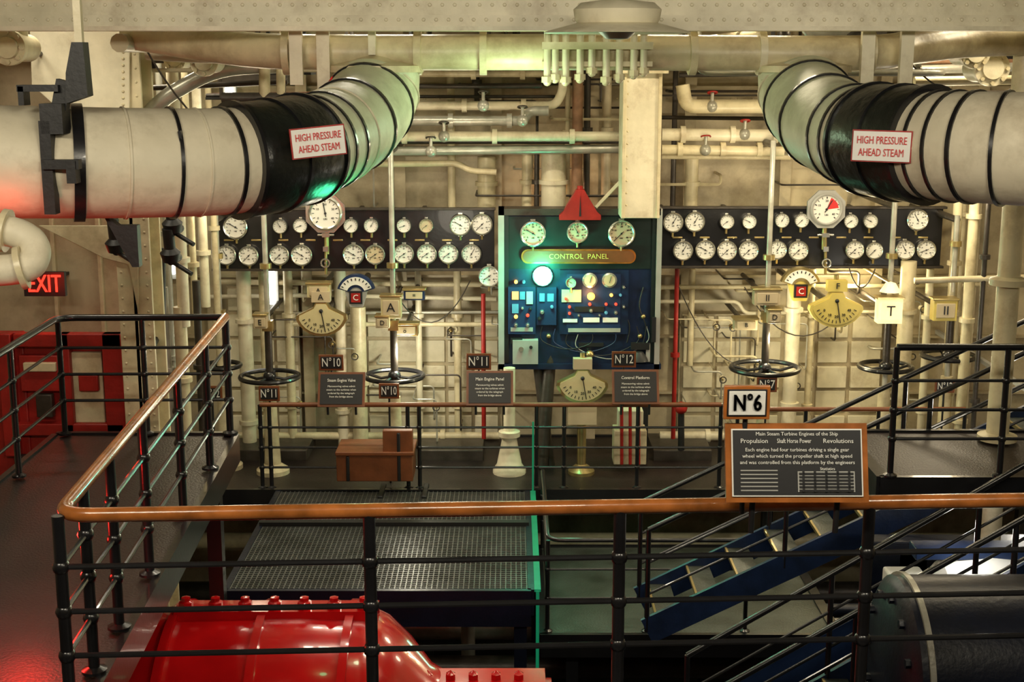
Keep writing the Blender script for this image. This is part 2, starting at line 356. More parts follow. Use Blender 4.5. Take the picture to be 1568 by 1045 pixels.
for a in[(690,95,322,17.1,6,'cream'),(745,240,322,17.2,14,'cream'),(808,235,322,17.1,9,'cream'),(848,235,322,16.9,19,'cream_w'),(885,100,322,16.8,8,'redbrown'),(870,80,322,17,4,'cream'),
  (1035,100,320,17.2,4,'darkpipe'),(1060,240,322,17.2,10,'cream'),(822,235,322,16.95,4,'darkpipe'),(730,90,160,17,4,'darkpipe'),(900,95,300,17,5,'darkpipe'),(930,95,300,17.1,7,'wall'),
  (372,412,722,16.8,11,'cream_w'),(400,412,690,16.9,5,'cream'),(440,412,690,17,7,'cream'),(520,412,700,17,9,'cream_w'),(548,470,700,16.9,12,'cream'),(640,412,690,17,5,'cream_w'),(700,412,690,17.1,6,'cream'),(740,450,672,16.6,3.5,'redm'),
  (1037,412,672,16.7,3.5,'redm'),(1060,412,560,17.1,5,'cream'),(1218,400,690,16.7,11,'cream_w'),(1245,412,690,17,5,'cream'),(1392,400,700,16.4,12,'cream'),(1425,412,700,16.7,6,'cream_w'),
  (1468,300,700,16,7,'cream'),(1497,250,720,15.5,8,'cream'),(1516,280,720,15,4,'darkpipe'),(1480,250,700,16.5,5,'cream'),
  (222,60,520,14.5,8,'cream'),(240,60,640,15,5,'steelpipe'),(262,80,500,14,9,'cream_w'),(282,110,500,15,5,'cream'),(300,130,470,15.5,7,'cream_w'),(318,130,560,16,5,'cream'),(232,380,690,13.5,6,'darkpipe'),(275,470,690,14,10,'cream'),(300,430,690,14.6,6,'darkpipe'),(250,440,690,14,7,'steelpipe')]: vp(*a)
b.done()
b=B('column_stanchion')
A=P(1554,300,11);b.cyl((A.x,11,-1.8),(A.x,11,ZT),.09,'cream',20); b.lathe([(.09,0),(.16,.0),(.16,.04),(.09,.06)],(A.x,11,ZP),(0,0,1),'cream',20); b.lathe([(.09,0),(.15,.0),(.15,.05),(.09,.07)],(A.x,11,1.3),(0,0,1),'cream',20)
b.done()
b=B('small_conduits')
for i in range(30):
    x=random.uniform(-5.6,5.8); z=random.uniform(1.4,3.0); l=random.uniform(.5,2.0); D=random.uniform(16.9,17.35); r=random.uniform(.01,.02)
    dz=random.uniform(-.5,.5); m=random.choice(['cream','darkpipe','wall','steelpipe','darkpipe'])
    b.pipe([(x,YB,z),(x,D,z),(x+l,D,z),(x+l,D,z+dz),(x+l,YB,z+dz)],r,m,.05,6)
for i in range(40):
    x=random.uniform(-3.2,5.0)
    if -.2<x<1.9: x+=2.2 if x>.8 else -1.8
    z=random.uniform(-1.3,.6); l=random.uniform(.2,.8); D=random.uniform(16.7,17.2); r=random.uniform(.008,.018)
    m=random.choice(['cream','steelpipe','steelpipe','darkpipe','darkpipe']); zz=z-random.uniform(.2,.8)
    b.pipe([(x,YB,z),(x,D,z),(x+l,D,z),(x+l,D,zz),(x+l,YB,zz)],r,m,.06,6)
    if i%2: b.ball((x+l,D,z-.08),.035,random.choice(['cream','brass']),8); b.cyl((x+l,D,z-.08),(x+l,D-.12,z-.08),.01,'brass',6); b.torus((x+l,D-.12,z-.08),(0,1,0),.04,.008,'darkpipe',10,5)
b.done()
b=B('overhead_pipework')
rr=random.Random(11)
for i in range(18):
    D=rr.uniform(11,15.2); z=rr.uniform(2.95,3.6); x0=rr.uniform(-6.3,3.5); l=rr.uniform(1.5,4.5); r=rr.choice([.02,.03,.045,.06])
    x1=min(x0+l,6.9); m=rr.choice(['cream','darkpipe','darkpipe','steelpipe','wall','darkpipe'])
    b.pipe([(x0,D,ZT),(x0,D,z),(x1,D,z),(x1,D+.8,z),(x1,D+.8,ZT)],r,m,.12,10)
    for q in(.3,.7): X=x0+(x1-x0)*q; b.box((X,D,(z+ZT)/2),(.03,.02,ZT-z),'blackm')
for i in range(10):
    X=rr.uniform(-6,6.5); z=rr.uniform(3.1,3.7); b.pipe([(X,10.3,z),(X,14.5,z),(X,14.5,ZT)],rr.choice([.03,.05,.07]),rr.choice(['cream','darkpipe','wall']),.15,10)
b.done()
b=B('shade_tray')  # added dark trays and cables standing in for shade overhead
for x0,x1,y,D in((320,480,112,13.6),(1380,1700,88,13.2),(0,150,28,13),(600,950,100,14.2),(1020,1240,100,14.2),(320,560,150,14.6)):
    A=P(x0,y,D);C=P(x1,y,D); b.box(((A.x+C.x)/2,D,A.z),(C.x-A.x,.35,.03),'blackm')
    for k in range(6): b.cyl((A.x,D-.14+k*.055,A.z+.03),(C.x,D-.14+k*.055,A.z+.03+.01*(k%3)),.02,['darkpipe','blackm','brown'][k%3],6)
    for q in(.1,.5,.9): X=A.x+(C.x-A.x)*q; b.box((X,D-.17,(A.z+ZT)/2),(.03,.02,ZT-A.z),'darkpipe')
b.done()
b=B('shade_box',.02)  # added boxes standing in for dark shaded gaps, not known ducts
pbox(b,1395,52,1700,98,15.0,.8,'redbrown'); pbox(b,332,88,440,128,15.2,.7,'darkpipe'); pbox(b,640,70,820,100,15.6,.6,'wall')
for x0,x1,y,D in((1395,1700,52,15.4),(332,440,88,15.5),(640,820,70,15.9)):
    A=P(x0,y,D);C=P(x1,y,D)
    for q in(.1,.6): X=A.x+(C.x-A.x)*q; b.box((X,D,(A.z+ZT)/2),(.05,.05,ZT-A.z),'darkpipe')
b.done()
b=B('hanging_cable')
for x0,y0,x1,y1,s,D in[(215,60,420,210,60,11),(600,440,720,430,60,16.5),(1140,440,1300,470,60,16.6),(1300,410,1340,412,30,16.4),(1040,440,1140,560,30,16.6),(1380,80,1560,130,40,12)]:
    A=P(x0,y0,D);C=P(x1,y1,D);pts=[]
    for i in range(13):
        t=i/12;q=A.lerp(C,t);q.z-=S(s,D)*4*t*(1-t);pts.append(q)
    b.tube(pts,.008,'darkpipe',6)
b.done()
for x,y,r,D,m in[(14,73,26,10.5,'cream'),(313,95,21,12,'cream_w'),(1492,82,22,11.5,'cream_w'),(1518,105,26,11.8,'cream_w'),(268,92,16,13,'cream')]:
    b=B('flanged_valve'); c=P(x,y,D); R=S(r,D)
    b.lathe([(0,-.06),(R*.6,-.06),(R*.65,-.03),(R,-.03),(R,.03),(R*.8,.05),(R*.8,.4),(0,.4)],c,(0,1,0),m,24)
    for k in range(8):
        g=k*math.pi/4; b.lathe([(.018,0),(.018,-.03),(0,-.03)],c+Vector((R*.82*math.cos(g),-.03,R*.82*math.sin(g))),(0,1,0),'cream',6)
    b.cyl(c+Vector((0,.25,0)),(c.x,c.y+.25,ZT),R*.45,m,14)
    b.done()
b=B('lagged_branch_pipe')
b.pipe([P(225,75,11.6),P(300,80,11.6),P(350,80,11.2),P(420,70,10.8)],.09,'lagging',.3,16)
b.pipe([P(430,100,12.5),P(330,105,12.5),P(250,150,12.5),P(215,190,12.5)],.07,'steelpipe',.4,14)
b.pipe([P(405,60,12.4),P(405,150,12.4)],.05,'cream'); b.pipe([P(430,60,12.4),P(430,150,12.4)],.04,'cream')
b.pipe([P(340,150,12.4),P(470,150,12.4)],.05,'darkpipe')
b.done()
# ------------------------------------------------------------------ gauge boards
def gboard(x0,y0,x1,y1,D):
    b=B('gauge_board',.008); pbox(b,x0,y0,x1,y1,D,.05,'black')
    A=P(x0,y0,D);C=P(x1,y1,D)
    b.box(((A.x+C.x)/2,D+.01,A.z),(C.x-A.x+.03,.09,.03),'darkpipe'); b.box(((A.x+C.x)/2,D+.01,C.z),(C.x-A.x+.03,.09,.03),'darkpipe')
    n=5
    for i in range(n):
        x=A.x+.1+(C.x-A.x-.2)*i/(n-1); b.box((x,(D+YB)/2+.02,C.z+.1),(.05,YB-D-.05,.05),'darkpipe'); b.box((x,(D+YB)/2+.02,A.z-.1),(.05,YB-D-.05,.05),'darkpipe')
    for i in range(int((C.x-A.x)/.33)):
        x=A.x+.2+i*.33; b.box((x,D-.004,C.z+.36),(.12,.01,.022),'brass')
    b.done()
GD=16.5
gboard(323,320,757,413,GD); gboard(1013,318,1442,409,GD)
def gauge(x,y,r,D=GD,face='face',case='chrome',red=False,hexa=False,ang=None):
    b=B('pressure_gauge'); c=P(x,y,D); R=S(r,D)
    c.y=D
    b.lathe([(0,0),(R*.9,0),(R*.92,-.05),(R,-.055),(R*1.02,-.075),(R*.93,-.088),(R*.86,-.08),(R*.86,-.06)],c,(0,1,0),case,28)
    b.lathe([(R*.9,-.062),(0,-.062)],c,(0,1,0),face,28)
    n=13
    for i in range(n):
        g=math.radians(225-i*270/(n-1)); rr=R*.74; q=c+Vector((rr*math.cos(g),-.065,rr*math.sin(g))); v=Vector((math.cos(g),0,math.sin(g)))
        b.bar(q-v*R*.07,q+v*R*.06,.004,R*(.035 if i%3 else .06),'ink',up=(-math.sin(g),0,math.cos(g)))
    if r>13:
        for i in range(5):
            g=math.radians(215-i*250/4); b.text(str(i*10),c+Vector((R*.53*math.cos(g),-.064,R*.53*math.sin(g))),R*.19,'ink')
        b.text('LBS',c+Vector((0,-.064,-R*.35)),R*.16,'ink')
    g=math.radians(random.choice([225,225,215,150,120,60,200]) if ang is None else ang); d=Vector((math.cos(g),0,math.sin(g)))
    if red:
        b.prism([(c.x,c.z),(c.x+R*.75,c.z+R*.1),(c.x+R*.65,c.z+R*.4),(c.x+R*.4,c.z+R*.65),(c.x+.05,c.z+R*.72)],c.y-.064,c.y-.068,'redink')
    b.bar(c-d*R*.22+Vector((0,-.072,0)),c+d*R*.66+Vector((0,-.072,0)),.005,R*.05,'ink',up=(-d.z,0,d.x))
    b.lathe([(0,-.08),(R*.07,-.076),(R*.08,-.06)],c,(0,1,0),'ink',10)
    if hexa:
        b.prism([(c.x+R*1.28*math.cos(math.radians(22.5+45*k)),c.z+R*1.28*math.sin(math.radians(22.5+45*k))) for k in range(8)],c.y+.0,c.y-.05,case)
        b.cyl(c+Vector((0,.0,-R)),c+Vector((0,0,-R-.3)),.03,'brass')
    else:
        b.cyl(c+Vector((0,-.02,-R*.95)),c+Vector((0,-.02,-R-.06)),.014,'brass',8)
    b.box(c+Vector((0,-.01,0)),(R*.4,.02,R*2.25),case)
    b.done()
for g in[(362,347,18),(430,346,11),(461,345,11),(538,345,11),(569,345,11),(619,345,11),(653,345,11,GD,'beige'),(705,344,16),(738,343,16),
 (348,390,15),(382,391,15),(429,390,15),(463,390,16),(542,389,16),(575,389,15,GD,'beige'),(619,388,15),(654,388,15),(687,388,15),(722,388,15),
 (1030,340,15),(1063,339,15),(1112,339,11),(1146,339,11),(1196,337,11),(1226,337,11),(1301,338,11),(1331,338,11),(1403,336,16),
 (1045,383,15),(1079,382,15),(1112,383,15),(1145,383,15),(1189,382,14),(1221,383,15),(1307,382,14),(1337,383,13),(1384,382,14.5),(1416,382,14.5)]: gauge(*g)
gauge(499,326,25,GD-.05,'face','chrome',False,True,100); gauge(1264,320,24,GD-.05,'face','greylite',True,True,60)
for x in(499,1264):
    b=B('gauge_cock'); A=P(x,360,GD-.08);C=P(x,420,GD-.08)
    b.cyl(A,C,.018,'brass'); b.box(A,(.09,.06,.05),'chrome'); b.box(A.lerp(C,.35),(.06,.08,.06),'chrome'); b.cyl(A+Vector((-.1,0,0)),A+Vector((.1,0,0)),.015,'chrome')
    b.torus(A.lerp(C,.7)+Vector((0,-.06,0)),(0,1,0),.05,.01,'chrome',14,6); b.cyl(A.lerp(C,.7)+Vector((0,-.06,0)),A.lerp(C,.7)+Vector((0,.1,0)),.012,'chrome')
    b.done()
# ------------------------------------------------------------------ control panel
D=16.2
b=B('control_panel',.005)
pbox(b,768,322,1006,564,D,.35,'panelblue')
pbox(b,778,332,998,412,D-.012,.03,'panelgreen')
for x0,y0,x1,y1,m in[(763,320,1012,330,'darkpipe'),(763,320,772,566,'greylite'),(1004,320,1012,566,'greylite'),(763,558,1012,566,'panelblue')]: pbox(b,x0,y0,x1,y1,D-.05,.3,m)
pbox(b,772,330,779,556,D-.03,.1,'blackm'); pbox(b,997,330,1004,556,D-.03,.1,'panelgreen')
A=P(768,566,D);C=P(1006,566,D)
for X in(A.x+.12,C.x-.12): b.box((X,D+.18,(A.z+ZO)/2),(.08,.08,A.z-ZO),'blackm')
b.box(((A.x+C.x)/2,(D+.35+YB)/2,.9),(.3,YB-D-.4,.1),'greylite')
c=P(888,312,D-.05)
b.prism([(c.x-.245,c.z-.185),(c.x-.245,c.z-.13),(c.x-.20,c.z-.09),(c.x-.045,c.z+.17),(c.x+.045,c.z+.17),(c.x+.20,c.z-.09),(c.x+.245,c.z-.13),(c.x+.245,c.z-.185)],D-.13,D+.02,'redm')
b.cyl((c.x,D-.06,c.z+.15),(c.x,D-.06,c.z+.21),.035,'redm'); b.prism([(c.x-.012,c.z-.14),(c.x,c.z+.1),(c.x+.012,c.z-.14)],D-.14,D-.13,'ink')
A=P(808,393,D-.06);C=P(964,393,D-.06);h=.085
pl=[(A.x+h*math.cos(math.radians(q))*.9,A.z+h*math.sin(math.radians(q))) for q in range(90,271,20)]+[(C.x+h*math.cos(math.radians(q))*.9,A.z+h*math.sin(math.radians(q))) for q in range(-90,91,20)]
b.prism(pl,D-.06,D-.0,'wood'); b.prism([((p[0]-(A.x+C.x)/2)*.97+(A.x+C.x)/2,(p[1]-A.z)*.8+A.z) for p in pl],D-.066,D-.05,'brown')
b.text('CONTROL  PANEL',((A.x+C.x)/2,D-.07,A.z),.085,'yellow',.78)
def pr(x0,y0,x1,y1,m,d=.04,dd=.0): pbox(b,x0,y0,x1,y1,D-d-dd,d,m)
pr(778,440,820,512,'navyl',.06); pr(822,440,852,498,'navyl',.05); pr(857,414,962,512,'panelblue',.05); pr(868,420,950,505,'navyl',.055)
pr(785,522,824,558,'greylite',.14); pr(782,519,800,527,'blackm',.1)
pr(860,444,890,463,'beige',.07); pr(880,470,925,478,'ink',.07); pr(893,487,918,494,'white',.07); pr(923,487,946,494,'white',.07); pr(862,489,884,494,'white',.07)
pr(806,447,816,466,'greylite',.08); pr(784,447,794,459,'e_amber',.075); pr(784,466,794,480,'glass_led',.075); pr(826,450,834,462,'glass_led',.075)
pr(796,447,804,459,'glass_led',.075); pr(838,450,848,462,'glass_led',.06); pr(870,503,950,509,'greylite',.06); pr(782,502,816,508,'greylite',.07)
for x in(903,933):
    c=P(x,429,D-.06); b.lathe([(0,0),(.09,0),(.09,-.03),(.07,-.035)],c,(0,1,0),'chrome',20); b.lathe([(.075,-.033),(0,-.033)],c,(0,1,0),'beige',20); b.bar(c+Vector((0,-.04,-.03)),c+Vector((.02,-.04,.05)),.004,.006,'ink',up=(1,0,0))
for x,y,r,m in[(905,454,6,'e_amber'),(872,470,2.2,'e_red'),(903,466,2.4,'e_red'),(928,466,2.2,'e_red'),(943,466,2.2,'e_red'),(790,485,3,'e_amber'),(790,498,3.2,'chrome'),(808,498,3.2,'chrome'),(808,483,2.6,'e_red'),(830,478,3.4,'chrome'),(845,470,2.6,'glass_led'),(872,480,2.2,'e_red'),(905,476,3,'chrome'),(928,479,2.6,'glass_led'),(943,479,3,'chrome'),(866,457,2.2,'e_red'),(826,488,3,'ink'),(790,432,2.6,'e_amber'),(802,432,2.6,'glass_led'),(936,452,2.6,'e_amber'),(950,452,2.2,'glass_led'),(800,472,2.4,'chrome'),(812,473,2.4,'ink'),(886,483,2,'chrome'),(918,483,2,'chrome'),(955,440,2.4,'chrome'),(955,470,2.4,'chrome')]:
    c=P(x,y,D-.06); R=S(r,D); b.lathe([(0,-.05),(R*.7,-.045),(R,-.02),(R,.03)],c,(0,1,0),m,14)
c=P(831,424,D-.10); b.ball(c,.11,'e_green',16); b.lathe([(0,.09),(.12,.09),(.12,.02),(.1,.02)],c,(0,1,0),'chrome',18)
c=P(798,535,D-.15); b.lathe([(0,-.02),(.03,-.02),(.03,.0)],c,(0,1,0),'chrome'); c=P(813,532,D-.15); b.lathe([(0,-.015),(.02,-.015),(.02,.0)],c,(0,1,0),'ink')
for x,y in[(980,515),(985,485),(840,515)]:
    c=P(x,y,D-.03); b.ball(c,.03,'brass')
for i,(x0,x1) in enumerate([(830,905),(850,940),(870,975),(885,990)]):
    pts=[P(x0,500+i*4,D-.04),P(x0,522+i*4,D-.05),P((x0+x1)/2,535+i*5,D-.06),P(x1,525,D-.05),P(x1,500,D-.04)]
    b.tube(crom(pts,6),.006,['ink','navyl','ink','greylite'][i],6)
b.box(P(905,528,D-.03),(.3,.05,.04),'ink'); b.ball(P(903,543,D-.08),.05,'brass'); b.cyl(P(903,543,D-.08),P(903,560,D-.08),.015,'brass')
c=P(980,530,D-.06); b.box(c,(.22,.08,.08),'blackm'); c=P(978,545,D-.1); b.lathe([(0,.06),(.05,.05),(.1,-.02),(.115,-.06),(0,-.05)],c,(0,0,1),'blackm',18); b.box(P(992,540,D-.06),(.05,.05,.22),'greylite')
b.box(P(1001,505,D-.08),(.05,.05,.3),'ink')
for x in(985,960): b.tube(crom([P(x,440,D-.03),P(x-6,470,D-.04),P(x+4,500,D-.04),P(x,525,D-.04)],5),.009,'ink',6)
b.done()
for g in[(816,357,19,D-.03,'beige'),(884,355,16,D-.03,'beige'),(951,357,20,D-.03,'beige'),(874,432,8,D-.05,'beige')]: gauge(*g)
gauge(749,422,16,D+.1)
# ------------------------------------------------------------------ indicators
def fan(x,y,w,D,m='fanface',stand=None,top='A'):
    b=B('telegraph_indicator'); c=P(x,y,D); k=S(w,D)/2; 
    def outline(s,dz=0):
        pts=[(-.22*s,.72*s),(-.34*s,.5*s),(-1.0*s,.18*s),(-1.03*s,.02*s)]
        for q in range(200,341,14): pts.append((1.08*s*math.cos(math.radians(q)),.32*s+ .98*s*math.sin(math.radians(q))))
        pts+=[(1.03*s,.02*s),(1.0*s,.18*s),(.34*s,.5*s),(.22*s,.72*s)]
        return [(c.x+px*k,c.z+(pz-.1+dz)*k) for px,pz in pts]
    b.prism(outline(1.0),D,D+.12,m if m=='yellow' else 'brass'); b.prism(outline(.88,.03),D-.012,D+.01,m)
    for i in range(13):
        g=math.radians(205+i*130/12); a=Vector((c.x+.72*k*math.cos(g),D-.018,c.z+k*(.25+.72*math.sin(g)))); e=Vector((c.x+.84*k*math.cos(g),D-.018,c.z+k*(.25+.84*math.sin(g))))
        b.bar(a,e,.004,.008,'ink',up=(-math.sin(g),0,math.cos(g)))
    for i in range(5):
        g=math.radians(215+i*110/4); b.text(str(i*10),(c.x+.58*k*math.cos(g),D-.018,c.z+k*(.25+.58*math.sin(g))),k*.15,'ink')
    b.bar((c.x,D-.02,c.z+.3*k),(c.x+.15*k,D-.02,c.z-.55*k),.006,.010,'ink',up=(1,0,0)); b.ball((c.x,D-.01,c.z+.28*k),.025,'ink')
    b.box((c.x,D+.05,c.z+k*.85),(k*.75,.12,k*.42),m if m=='yellow' else 'beige')
    if top: b.text(top,(c.x,D-.02,c.z+k*.85),.1,'ink')
    b.cyl((c.x,D+.08,c.z+k),(c.x,D+.08,c.z+k*1.25),.03,'brass')
    if stand: b.cyl((c.x,D+.08,c.z-.3*k),(c.x,D+.08,ZO),.055,'brass',14); b.box((c.x,D+.05,P(x,636,D).z),(.34,.18,.22),'beige'); b.lathe([(.1,0),(.16,0),(.16,.04),(.06,.12)],(c.x,D+.08,ZO),(0,0,1),'brass',20)
    else: b.cyl((c.x,D+.1,c.z),(c.x,YB-.15,c.z),.04,'darkpipe')
    b.done()
fan(492,487,76,16.0); fan(1281,472,80,15.7,'yellow',top='F'); fan(892,590,78,15.8,stand=True,top='')
def arcgauge(x,y,w,D,let):
    b=B('shaft_speed_indicator'); c=P(x,y,D);k=S(w,D)/2
    def arc(r0,r1,a0,a1,d0,d1,m):
        n=14; o=[(c.x+r1*k*math.cos(math.radians(a0+(a1-a0)*i/n)),c.z+r1*k*math.sin(math.radians(a0+(a1-a0)*i/n))) for i in range(n+1)]
        inn=[(c.x+r0*k*math.cos(math.radians(a0+(a1-a0)*i/n)),c.z+r0*k*math.sin(math.radians(a0+(a1-a0)*i/n))) for i in range(n,-1,-1)]
        pts=o+inn; N=len(pts)
        vs=[(p[0],d0,p[1]) for p in pts]+[(p[0],d1,p[1]) for p in pts]; fs=[]
        for i in range(n): fs.append((i,i+1,N-2-i,N-1-i)); fs.append((N+i,N+N-1-i,N+N-2-i,N+i+1))
        fs+=[(i,N+i,N+(i+1)%N,(i+1)%N) for i in range(N)]
        b.add(vs,fs,m)
    arc(.35,1.05,15,165,D,D+.1,'brass' if x>1000 else 'navyl'); arc(.5,.92,20,160,D-.015,D+.01,'face'); 
    for i in range(9):
        g=math.radians(28+i*15.5); v=Vector((math.cos(g),0,math.sin(g))); b.bar(c+v*k*.75+Vector((0,-.02,0)),c+v*k*.87+Vector((0,-.02,0)),.004,.012,'ink',up=(-v.z,0,v.x))
    b.prism([(c.x-.6*k,c.z+.1*k),(c.x-.35*k,c.z-.75*k),(c.x+.35*k,c.z-.75*k),(c.x+.6*k,c.z+.1*k),(c.x+.3*k,c.z+.45*k),(c.x-.3*k,c.z+.45*k)],D+.01,D+.12,'yellow' if x>1000 else 'greylite')
    b.box(c+Vector((0,0,-.2*k)),(k*.7,.06,k*.7),'ink'); b.box(c+Vector((0,-.03,-.2*k)),(k*.5,.02,k*.5),'redm'); b.text(let,c+Vector((0,-.045,-.2*k)),k*.45,'white')
    b.cyl(c+Vector((0,.1,0)),(c.x,YB-.1,c.z),.04,'darkpipe'); b.done()
arcgauge(545,450,56,16.1,'C'); arcgauge(1226,440,58,16.1,'C')
def lbox(x0,y0,x1,y1,D,m,t):
    b=B('indicator_box',.006); pbox(b,x0,y0,x1,y1,D,.16,m); 
    c=P((x0+x1)/2,(y0+y1)/2,D)
    w=S(x1-x0,D)
    b.box((c.x,D-.006,c.z),(w*.8,.02,S(y1-y0,D)*.7),'beige' if m!='e_warm' else 'e_warm'); b.text(t,(c.x,D-.022,c.z),S(y1-y0,D)*.6,'ink')
    b.box((c.x,D+.08,c.z+S(y1-y0,D)/2+.01),(w*1.12,.2,.025),'brass' if m!='blackm' else 'blackm')
    b.cyl((c.x,D+.1,c.z),(c.x,YB-.1,c.z),.03,'darkpipe'); b.done()
lbox(583,455,614,488,15.75,'fanface','A'); lbox(575,486,596,503,15.73,'beige','D'); lbox(388,484,408,504,15.75,'beige','E'); lbox(1155,445,1195,468,15.75,'beige','II'); lbox(1176,476,1196,496,15.73,'beige','D')
lbox(1345,458,1382,496,15.7,'e_warm','T'); lbox(1430,460,1466,492,15.6,'yellow','II'); lbox(600,498,640,515,15.9,'brass','o'); lbox(1125,490,1160,506,16,'beige','B')
lbox(618,445,650,460,16.3,'navyl','='); lbox(470,436,505,456,16.05,'fanface','A')
c=P(1363,447,15.7); b=B('bulkhead_lamp'); b.lathe([(0,.12),(.06,.1),(.12,0),(0,0)],c,(0,0,1),'e_warm',18); b.cyl(c+Vector((0,0,.1)),(c.x,YB-.05,c.z+.1),.02,'brass'); b.done()
# ------------------------------------------------------------------ valve handwheels
def wheel(x,y,r,ytop,D):
    b=B('valve_handwheel'); c=P(x,y,D);R=S(r,D)
    b.torus(c,(0,0,1),R,.028,'black',36,8); b.ball(c,.08,'black',14)
    for k in range(5):
        g=k*2*math.pi/5+.3; b.tube([c,c+Vector((R*.5*math.cos(g),R*.5*math.sin(g),-.04)),c+Vector((R*math.cos(g),R*math.sin(g),0))],.018,'black',6)
    t=P(x,ytop,D).z; b.cyl((c.x,c.y,ZO),(c.x,c.y,t),.032,'steelpipe'); b.cyl((c.x,c.y,c.z+.02),(c.x,c.y,c.z+.6),.045,'darkpipe')
    b.lathe([(0,0),(.2,0),(.2,.05),(.1,.12),(.075,.7),(.07,c.z-ZO-.25),(0,c.z-ZO-.25)],(c.x,c.y,ZO),(0,0,1),'cream',20)
    b.box((c.x,c.y,c.z+.62),(.12,.12,.12),'brass'); b.cyl((c.x,c.y,c.z+1.3),(c.x,c.y,c.z+1.36),.07,'brass')
    b.cyl((c.x,c.y,t-.05),(c.x,YB-.02,t-.05),.04,'darkpipe')
    b.done()
wheel(413,577,45,320,15.9); wheel(604,576,45,225,15.9); wheel(1171,564,52,215,15.9); wheel(1356,562,40,310,15.9); wheel(1452,545,40,330,15.8); wheel(340,560,28,330,16.1)
# ------------------------------------------------------------------ signs
def plaque(x0,y0,x1,y1,D,t,stem=None):
    b=B('number_sign',.004); pbox(b,x0,y0,x1,y1,D,.03,'brown'); pbox(b,x0+3,y0+3,x1-3,y1-3,D-.008,.02,'ink')
    c=P((x0+x1)/2,(y0+y1)/2,D-.012); b.text(t,(c.x,D-.013,c.z),S(y1-y0,D)*.8,'white',S(x1-x0,D)*.75)
    if stem is not None: b.cyl((c.x,D+.015,P(x0,y1,D).z+.02),(c.x,D+.015,stem),.012,'blackm')
    b.done()
zr=-.8
for x0,y0,x1,y1,t in[(488,544,526,568,'N°10'),(714,542,752,567,'N°11'),(937,539,974,563,'N°12')]:
    plaque(x0,y0,x1,y1,15.25,t,stem=zr)
for x0,y0,x1,y1,t in[(396,592,428,615,'N°11'),(580,588,611,611,'N°10'),(1159,578,1190,601,'N°7'),(308,592,340,615,'N°12'),(1432,582,1462,602,'N°12')]:
    plaque(x0,y0,x1,y1,15.5,t,stem=ZO)
def infoboard(c,w,h,tilt,lines,stemz,big=False):
    b=B('information_board',.004); R=Matrix.Rotation(-tilt,3,'X')
    e=.045*w/.55
    b.box(c,(w,.03,h),'wood' if big else 'brown',R)
    if big: b.box(c+R@Vector((0,-.014,0)),(w-e,.02,h-e),'white',R)
    b.box(c+R@Vector((0,-.016,0)),(w-e*1.25,.022,h-e*1.25),'ink',R)
    for t,px,pz,s,mw in lines: b.text(t,c+R@Vector((px*w,-.029,pz*h)),s,'white',mw*w,R)
    if big:
        for q in range(6): b.box(c+R@Vector((-.27*w,-.028,(-.10-q*.05)*h)),(.26*w,.006,.006),'greylite',R)
        b.box(c+R@Vector((.20*w,-.028,-.24*h)),(.40*w,.006,.26*h),'greylite',R); 
        for q in range(6): b.box(c+R@Vector((.20*w,-.032,(-.14-q*.042)*h)),(.38*w,.006,.010),'ink',R)
        for q in range(5): b.box(c+R@Vector(((.04+q*.08)*w,-.032,-.24*h)),(.010,.006,.26*h),'ink',R)
    for sx in(-.3,.3):
        q=c+R@Vector((sx*w,.02,-h*.3)); b.cyl(q,(q.x,q.y+.02,stemz),.014,'blackm')
    b.done()
for x,y,t in[(523,597,'Steam Engine Valve'),(750,595,'Main Engine Panel'),(973,593,'Control Platform')]:
    infoboard(P(x,y,15.1),.53,.40,math.radians(25),[(t,0,.25,.05,.6),('Manoeuvring valves admit',0,.08,.03,.7),('steam to the turbines when',0,-.02,.03,.7),('ordered by the telegraph',0,-.12,.03,.7),('from the bridge above',0,-.22,.03,.5)],-.86)
# ------------------------------------------------------------------ railings
def railing(name,segs,h,bars,hm='black',hr=.03,pr=.026,br=.014,mat_='black'):
    b=B(name)
    path=[segs[0][0]]+[s[1] for s in segs]
    b.tube(fillet(path,.16),hr,hm,14)
    for p0,p1,ps in segs:
        d=p1-p0
        for o in bars: b.cyl(p0-Vector((0,0,o)),p1-Vector((0,0,o)),br,mat_,8)
        fr=ps if isinstance(ps,list) else [i/(ps-1) for i in range(ps)]
        for f in fr:
            q=p0+d*f; b.cyl(q,q-Vector((0,0,h)),pr,mat_,12); b.lathe([(pr,0),(pr*2.2,0),(pr*2.2,.015),(pr,.03)],q-Vector((0,0,h)),(0,0,1),mat_,12)
            for o in bars: b.ball(q-Vector((0,0,o)),pr*1.4,mat_,10)
    b.done()
n0=PZ(88,790,1.0); n1=PZ(1700,764,1.0); f0=PZ(345,486,1.0); f1=PZ(88,487,1.0); o0=Vector((f1.x+.15,5.2,1.0))
BR=[.255,.48,.705]
railing('foreground_railing',[(n1,n0,[.0,.235,.475,.712,1.0]),(n0,f0,[.09,.2,.36,.58,.8,1.0])],1.0,BR,'wood',.036,.03,.015)
railing('walkway_railing',[(f0,f1,[.0,.5,1.0]),(f1,o0,[.0,.2,.4,.6,.8,1.0])],1.0,BR,'black',.028,.024,.013)
m0=PZ(397,621,-.8);m1=PZ(1105,621,-.8);m1.y=m0.y=15.3
railing('operating_platform_railing',[(m0,m1,[0,.02,.32,.345,.6,.66,.82,1.0])],1.0,[.27,.51,.75],'brown',.028,.024,.014)
m2=P(1130,625,14.9); m3=P(1480,600,14.9); m2.z=m3.z=-.75
railing('operating_platform_railing',[(m2,m3,[0,.3,.62,1.0])],1.05,[.27,.51,.75],'brown',.026,.022,.013)
